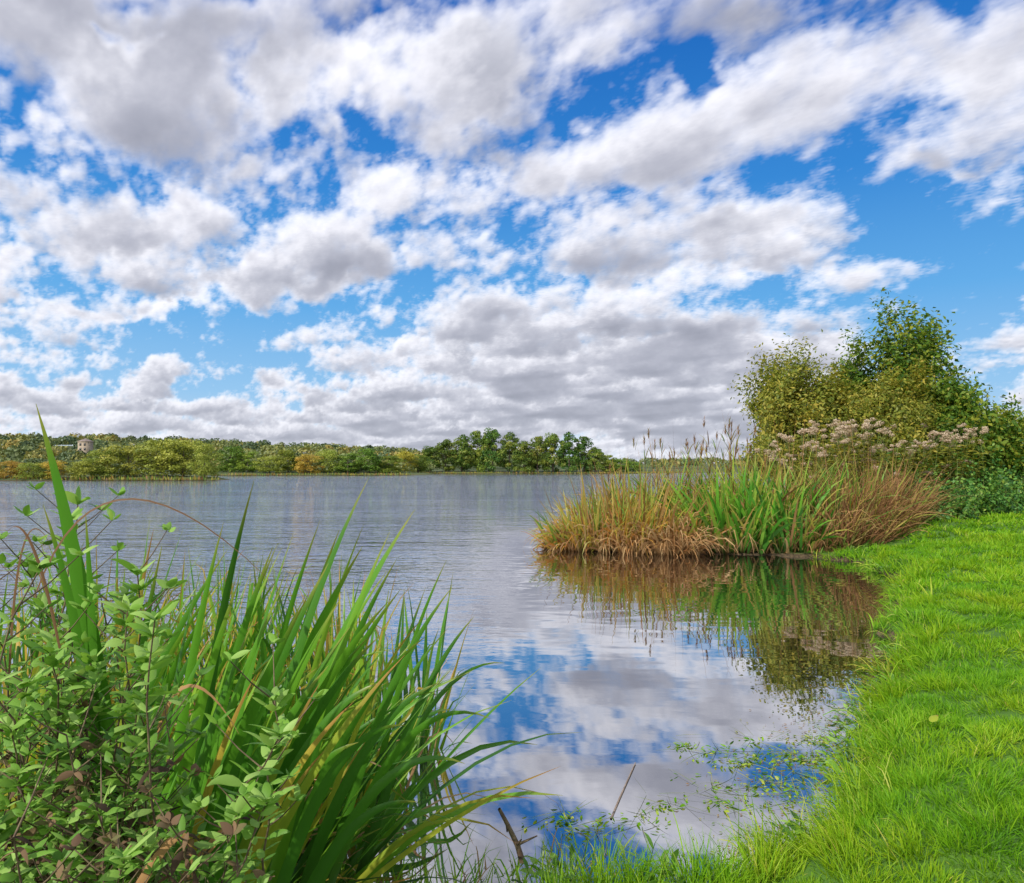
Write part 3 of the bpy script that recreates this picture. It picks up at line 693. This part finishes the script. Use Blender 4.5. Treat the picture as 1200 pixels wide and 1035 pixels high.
for (y0, y1, dn, W_) in ((2.2, 4.2, 3000, .0028), (4.2, 7, 1700, .0045), (7, 13, 650, .007)):
    x, y, s = scatter(y0, y1, dn, smin=-.12, smax=.2); N = len(x)
    z = np.maximum(height(x, y, s), 0)-.01
    e = .01; gx = (sdist(x+e, y)-sdist(x-e, y)); gy = (sdist(x, y+e)-sdist(x, y-e)); gg = norm(np.c_[gx, gy])
    d = np.c_[-gg*.6+rng.normal(0, .5, (N, 2)), np.ones(N)]
    wv = wob(x*3.7, y*3.7)
    k = (rng.rand(N) < np.clip(.2+1.0*wv, .06, .95)) & ((x > .9) | (rng.rand(N) < .3))
    blades(A, rng, np.c_[x, y, z][k], d[k], rng.uniform(.08, .34, k.sum())*np.clip(.75+wv[k]*.6, .5, 1.3), W_*rng.uniform(.7, 1.3, k.sum()), rng.uniform(.6, 2.2, k.sum()), 5, tw=.5)
tag(A.build('edge_grass', M_lawn), 'longer grass arching over the water along the bank edge', 'grass', kind='stuff')
for i, (x, y) in enumerate([(1.3,3.05),(1.75,3.5),(1.95,4.0),(2.3,4.6),(2.9,5.25),(3.4,6.1),(4.2,7.4),(5.2,9.2),(6.0,11.0),(.6,2.85),(6.3,12.1),(.2,2.75)]):
    rng = rs(5200+i); root = empty('bank_weed', (x, y, max(hz_(x, y), 0)), 'low leafy weed hanging over the right bank edge, %s of the edge weeds' % ORD[i], 'weed', 'leafy weeds on the right bank edge')
    A = Acc(); n_ = 60; a = rng.rand(n_)*6.28; rr = rng.rand(n_)*.16
    blades(A, rng, np.c_[np.cos(a)*rr, np.sin(a)*rr, rng.uniform(0, .10, n_)], np.c_[np.cos(a)+rng.normal(0, .4, n_)-.3, np.sin(a)+rng.normal(0, .4, n_), rng.uniform(.2, 1.2, n_)], rng.uniform(.03, .09, n_), rng.uniform(.006, .016, n_), .8, 4, kind='leaf'); A.build('leaves', M_herb, root)
    A = Acc(); blades(A, rng, np.zeros((9, 3)), np.c_[rng.normal(-.2, .5, (9, 2)), np.ones(9)], rng.uniform(.12, .28, 9), .002, 1., 4); A.build('stems', M_gstem, root)

# ------------------------------------------------------------ foreground left: irises
def fclump(x, y, label, n_, L, lean, seed, W=.016, ny=14, nd=10, droop=(.05, 1.5), spread=.30):
    z = max(hz_(x, y), -.1)
    return clump('iris_clump', (x, y, z-.02), label, 'iris', 'iris clumps in the left foreground', seed,
      [('leaves', M_iris, n_, L, W, lean, spread, droop, 'iris'), ('yellow_leaves', M_yel, ny, L*.95, W*.75, lean, spread*1.2, (.3, 1.8), 'iris'), ('dead_leaves', M_dead, nd, L*.8, W*.5, lean, spread*1.2, (1., 3.), 'grass')], .26, tw=1., jit=.13, K=9, keel=.25)
FC = [(-1.0,2.75,'nearest big green iris clump leaning right over the water',60,1.35,(.36,-.02)),
 (-.85,3.3,'iris clump furthest right of the left foreground, standing in the water',54,1.22,(.20,0)),
 (-.72,4.1,'far iris clump in the water behind the right hand leaves',56,1.15,(.05,0)),
 (-1.2,3.5,'iris clump in the middle of the left reed stand',70,1.38,(.2,0)),
 (-1.5,2.7,'iris clump behind the leafy herb plants',66,1.38,(.25,0)),
 (-1.75,3.6,'green and yellow iris clump left of the middle of the stand',70,1.42,(.15,0)),
 (-2.1,2.9,'iris clump near the left edge behind the tall bent leaf',70,1.38,(.15,0)),
 (-1.25,4.6,'rear iris clump beside open water, middle of the back row',66,1.25,(.05,0)),
 (-1.95,4.7,'rear iris clump, left middle of the back row',70,1.35,(.05,0)),
 (-2.7,3.9,'rear iris clump at the far left side',70,1.42,(.08,0)),
 (-2.9,5.0,'furthest left iris clump of the back row',70,1.42,(.05,0)),
 (-3.4,4.3,'iris clump outside the left edge of view',50,1.3,(.05,0))]
for i, (x, y, lab, n_, L, ln) in enumerate(FC):
    fclump(x, y, lab, n_, L, ln, 2000+i, W=.016 if y > 3.4 else .019, ny=62 if i in (5, 6, 8, 9, 10, 3, 7) else 16, nd=30 if i in (4, 5, 6, 9) else 12)
hero = empty('iris_clump', (-.70, 2.35, .0), 'long leaved iris with broad arching blades reaching out over the water', 'iris', 'iris clumps in the left foreground')
rng = rs(55); A = Acc(); A2 = Acc(); A3 = Acc(); off = np.array([-.70, 2.35, 0])
FACE = np.array([.15, -1., .35])
HL = [(432,560,2.15,.023,.35,.10,270,2.2),(486,597,2.2,.028,.6,.07,250,2.2),(530,688,2.7,.020,.4,.16,370,2.6),(556,722,2.9,.019,.3,.18,410,2.7),(592,777,3.0,.014,.35,.42,400,2.7),(575,842,2.6,.018,.5,.50,360,2.5),(545,895,2.35,.020,.4,.50,330,2.2),
      (490,940,2.2,.020,.3,.42,310,2.1),(398,620,2.3,.022,.3,.06,290,2.4),(298,562,2.2,.020,.2,.04,230,2.3),(345,622,2.4,.020,.5,.05,240,2.4),(262,612,2.3,.020,.6,.03,200,2.3),(524,655,3.1,.015,.5,.10,420,3.0),(465,655,2.6,.022,.4,.10,310,2.5),(425,640,2.2,.027,.65,.07,235,2.2),
      (385,660,2.0,.025,.35,.08,210,2.0),(455,705,2.1,.025,.7,.16,250,2.1),(500,745,2.3,.022,.5,.22,300,2.2),(445,800,2.0,.022,.4,.32,250,2.0),(240,650,2.0,.020,.3,.05,180,2.1),(330,690,1.9,.022,.6,.09,190,1.95),(475,850,2.1,.020,.35,.42,290,2.0),(515,800,2.4,.020,.3,.3,330,2.3),
      (360,700,1.9,.025,.5,.08,190,1.9),(300,720,1.85,.022,.4,.06,170,1.9),(410,735,2.0,.025,.45,.14,230,2.0),(375,610,2.5,.018,.5,.04,270,2.5),(445,745,2.05,.022,.3,.18,240,2.05),(190,640,2.0,.020,.4,.03,150,2.0),
      (470,690,2.3,.023,.55,.12,270,2.2),(400,700,1.95,.024,.7,.10,215,1.95),(350,760,1.85,.023,.3,.12,190,1.85),(420,870,1.95,.020,.5,.35,250,1.9),(320,640,2.1,.022,.5,.06,210,2.1),(280,680,1.9,.022,.7,.05,180,1.9),(385,780,1.8,.022,.5,.18,200,1.8),(335,830,1.7,.022,.35,.16,190,1.7)]
rx_ = rs(99)
for k_ in range(34):
    py = rx_.uniform(610, 900); pxm = np.interp(py, [600, 700, 800, 900], [440, 520, 540, 500]); px = rx_.uniform(230, pxm); Yd = rx_.uniform(2.1, 3.1)
    HL.append((px, py, Yd, rx_.uniform(.014, .024), rx_.rand(), max(.05, (py-600)/300*.35+rx_.uniform(-.04, .08)), px-rx_.uniform(110, 210), Yd))
def hb(A, q):
    px, py, Y, W_, tn, bu, bpx, bY = q
    T = at(px, py, Y); B = np.array([gxy(bpx, bY), bY, hz_(gxy(bpx, bY), bY)-.03]); L = np.linalg.norm(T-B)
    C = B*.48+T*.52+np.array([-.06*L, 0, bu*L*1.1])
    bez(A, rng, B-off, C-off, T-off, W_, 16, tn, .35, .3, face=FACE)
for q in HL: hb(A, q)
for q in [(474,768,1.85,.016,.2,.12,230,1.95),(415,822,1.75,.015,.6,.2,220,1.8),(380,880,1.8,.014,.2,.2,240,1.8),(180,620,2.0,.015,.3,.05,150,2.1),(375,800,1.9,.018,.1,.1,230,1.9),(300,790,1.8,.015,.7,.15,190,1.8),(500,720,2.6,.013,.3,.2,350,2.6)]: hb(A2, q)
for (px, py, Y, cx2, cy2, W_, bpx, b2) in [(345,920,1.55,250,950,.012,180,1100),(340,705,1.5,120,470,.0028,40,700),(225,1035,1.3,230,900,.009,130,1100),(0,640,1.4,30,560,.003,70,760),(280,860,1.7,190,700,.007,160,1000),(60,640,1.6,20,560,.003,10,800)]:
    T = at(px, py, Y); B = at(bpx, b2, Y-.05); C = at(cx2, cy2, Y)
    bez(A3, rng, B-off, C-off, T-off, W_, 16, .05 if W_ < .005 else .9, .3, .3, face=FACE, kind='grass')
A.build('leaves', M_iris, hero); A2.build('yellow_leaves', M_yel, hero); A3.build('dead_leaves', M_dead, hero)
off = np.array([-.98, 1.62, .2])
hl = empty('iris_plant', off, 'tall broad green iris leaf rising highest at the left edge', 'iris')
A = Acc()
for (b_, c1, t_, W_) in [((150,1150),(118,740),(42,473),.031),((125,1150),(120,800),(50,590),.018),((118,1150),(110,760),(100,600),.016)]:
    bez(A, rng, at(*b_, 1.7)-off, at(*c1, 1.6)-off, at(*t_, 1.5)-off, W_, 16, .45, .12, .25, face=FACE)
A.build('leaves', M_iris, hl)

# ------------------------------------------------------------ foreground herb plants
def herb(seed, loc, top, label, n_st=6, spread=.16, deadfrac=.5):
    rng = rs(seed); root = empty('leafy_herb', loc, label, 'wild plant', 'leafy herb plants in the left foreground')
    S_ = Acc(); L_ = Acc(); Dd = Acc(); loc = np.array(loc); top = np.array(top)-loc
    lf = min(1., .6+.4*(loc[1]-1.0)/.6)
    for s_ in range(n_st):
        T = top+rng.normal(0, 1, 3)*np.array([spread, spread, .10])+([0, 0, -.07*s_])
        B = np.array([rng.normal(0, .08), rng.normal(0, .08), 0.]); C = B*.5+T*.5+np.array([rng.normal(0, .08), rng.normal(0, .08), .12])
        t = np.linspace(0, 1, 14)[:, None]; P = (1-t)**2*B+2*t*(1-t)*C+t*t*T; P[1:-1] += rng.normal(0, .008, (12, 3))
        tube(S_, P, np.linspace(.0042, .0014, 14), 5)
        def leafset(Ac, q, n, L0, W0, up, droop, tint):
            an = rng.rand()*6.28+np.arange(n)*2.4; d = np.c_[np.cos(an), np.sin(an), np.full(n, up)+rng.normal(0, .2, n)]
            blades(Ac, rng, np.repeat(q[None], n, 0)+rng.normal(0, .002, (n, 3)), d, lf*L0*rng.uniform(.5, 1.25, n), lf*W0*rng.uniform(.6, 1.2, n), droop*rng.uniform(.3, 1.4, n), 6, kind='leaf', tint=np.clip(tint+rng.normal(0, .2, n), 0, 1), tw=.5, keel=.3)
        for tt in np.linspace(.25, 1, 28):
            x_ = tt*13; i0 = min(int(x_), 12); f = x_-i0; q = P[i0]*(1-f)+P[i0+1]*f
            if tt < deadfrac+rng.normal(0, .18): leafset(Dd, q, 3, .042, .007, -.2, 2., rng.rand())
            elif rng.rand() < .8: leafset(L_, q, 2 if tt < .97 else 7, .050+.014*rng.rand(), .0105, .45 if tt < .95 else .9, .9, .25+.5*tt)
            if rng.rand() < .4 and tt > .35:
                an = rng.rand()*6.28; ll = rng.uniform(.04, .12); e = q+np.array([math.cos(an)*ll, math.sin(an)*ll, ll*.9]); tube(S_, [q, (q+e)/2+[0, 0, -.005], e], [.0018, .0014, .001], 4)
                leafset(L_ if tt > deadfrac-.05 else Dd, e, 4, .036, .008, .8, .6, .6)
    S_.build('stems', M_stem, root); Dd.build('withered_leaves', M_herbd, root)
    if L_.n: L_.build('leaves', M_herb, root)
HB = [((22,620),1.45,'leafy herb with dark stems, tallest one at the left edge',.5),((80,560),1.7,'slender herb with dark stems rising behind the broad iris leaf',.55),((85,700),1.45,'leafy herb right of the tallest herb, below the broad iris leaf',.5),((12,760),1.3,'leafy herb low at the left border of the photo',.5),
      ((150,780),1.45,'leafy herb in front of the yellowing irises',.5),((75,830),1.3,'pale green leafy herb in the middle of the herb patch',.5),((185,850),1.4,'leafy herb beside the iris blades, right of the herb patch middle',.6),
      ((262,850),1.3,'bright green leafed herb shoot at the right side of the herb patch',.5),((45,940),1.15,'leafy herb at the bottom left corner',.6),((130,940),1.25,'partly withered herb near the bottom of the herb patch',.8),((230,990),1.3,'mostly withered herb at the bottom beside the iris bases',1.1),((20,890),1.15,'withered brown herb at the lower left edge',.95),((120,880),1.4,'withered herb with bare dark stems inside the herb patch',1.1),((55,800),1.5,'withered twiggy herb behind the left edge herbs',1.0)]
for i, ((px, py), Y, lab, df_) in enumerate(HB):
    top = at(px, py, Y); bx0 = top[0]-.12*(px > 150)-.03; by0 = Y+.1
    herb(3000+i, (bx0, by0, hz_(bx0, by0)), top, lab, 4 if i == 7 else 6, .09, df_)

for i, (px, Y) in enumerate([(430,2.75),(500,2.72),(560,2.75),(640,2.85),(700,2.95),(370,2.6)]):
    x = gxy(px, Y)
    clump('water_grass_tuft', (x, Y, .0), 'thin green grass tuft at the near water edge, %s from the left' % ORD[[1,2,3,4,5,0][i]], 'grass tuft', 'grass tufts along the near water edge', 4000+i,
      [('leaves', M_lawn, 80, .22, .004, (.05, .1), .8, (.4, 2.4), 'grass'), ('dead_leaves', M_dead, 16, .24, .004, (0, .1), .9, (.8, 2.), 'grass')], .22)

# ------------------------------------------------------------ floating bits, sticks, leaf
rng = rs(88)
WP = [(880,882),(915,880),(945,905),(890,915),(862,890),(935,885),(905,910),(960,885),(835,878),(880,865),(830,912),(660,955),(690,965),(940,862),(850,935),(780,935),(800,870),(745,955),(965,860),(920,930)]
for i, (px, py) in enumerate(WP):
    Y = EYE*800/(py-549); x = gxy(px, Y)
    root = empty('pond_weed', (x, Y, .004), 'small green pond weed sprig floating in the shallow cove, %s sprig' % ORD[i], 'pond weed', 'pond weed sprigs in the cove')
    A = Acc(); n_ = rng.randint(20, 60); a = rng.rand(n_)*6.28; rr = rng.rand(n_)*rng.uniform(.06, .2)
    base = np.c_[np.cos(a)*rr*1.6, np.sin(a)*rr, np.full(n_, 0.)]
    blades(A, rng, base, np.c_[np.cos(a+1), np.sin(a+1), rng.uniform(.1, .6, n_)], rng.uniform(.015, .045, n_), rng.uniform(.003, .008, n_), .5, 3, kind='leaf'); A.build('leaves', M_lawn, root)
    A = Acc(); blades(A, rng, np.c_[rng.normal(0, .05, (8, 2)), np.zeros(8)], np.c_[rng.normal(0, 1, (8, 2)), np.full(8, .12)], rng.uniform(.1, .3, 8), .0018, .3, 4); A.build('stems', M_gstem, root)
A = Acc(); N = 2600
ys = rng.uniform(3.0, 6.4, N)
x = np.interp(ys, [2.95, 3.15, 3.5, 3.8, 4.6, 5.8, 6.5], [1.0, 1.45, 1.85, 1.95, 2.4, 3.4, 3.85])-np.abs(rng.normal(0, .32, N))-.02
leaves(A, rng, np.c_[x, ys, np.full(N, .004)], rng.normal(0, .1, (N, 3))+Z, rng.uniform(.006, .028, N), .5)
tag(A.build('floating_debris', M_ygreen), 'scattered leaf fragments floating along the bank', 'debris', kind='stuff')
def stick(label, pts, r0, r1, mat, twigs=0):
    pts = np.array(pts, float); root = Acc(); tube(root, pts-pts[0], np.linspace(r0, r1, len(pts)), 7)
    for k_ in range(twigs):
        q = (pts-pts[0])[1+k_ % (len(pts)-2)]; e = q+rng.normal(0, .04, 3)+[0, 0, .03]; tube(root, [q, (q+e)/2, e], [r1, r1*.7, r1*.4], 5)
    o = root.build('broken_branch', mat); o.location = pts[0]; tag(o, label, 'branch')
stick('dead twig sticking up from the water near the bottom middle', [at(612,1010,2.9), at(606,990,2.9), at(594,965,2.9), at(585,948,2.88)], .014, .007, M_stem, 3)
stick('straight thin stick lying half under the water in the cove', [(.48,3.38,.0), (.56,3.6,.004), (.71,4.0,.006)], .006, .003, M_twig)
px_ = at(1090, 828, 3.75)
bz = hz_(px_[0], 3.75); A = Acc(); blades(A, rng, [[0, 0, 0]], [[.6, .3, .5]], .07, .022, .8, 6, kind='leaf', keel=.3, tint=np.array([.3]))
o = A.build('fallen_leaf', M_yel); o.location = (px_[0], 3.75, bz+.07); tag(o, 'single fallen yellow leaf lying on the green lawn', 'leaf')
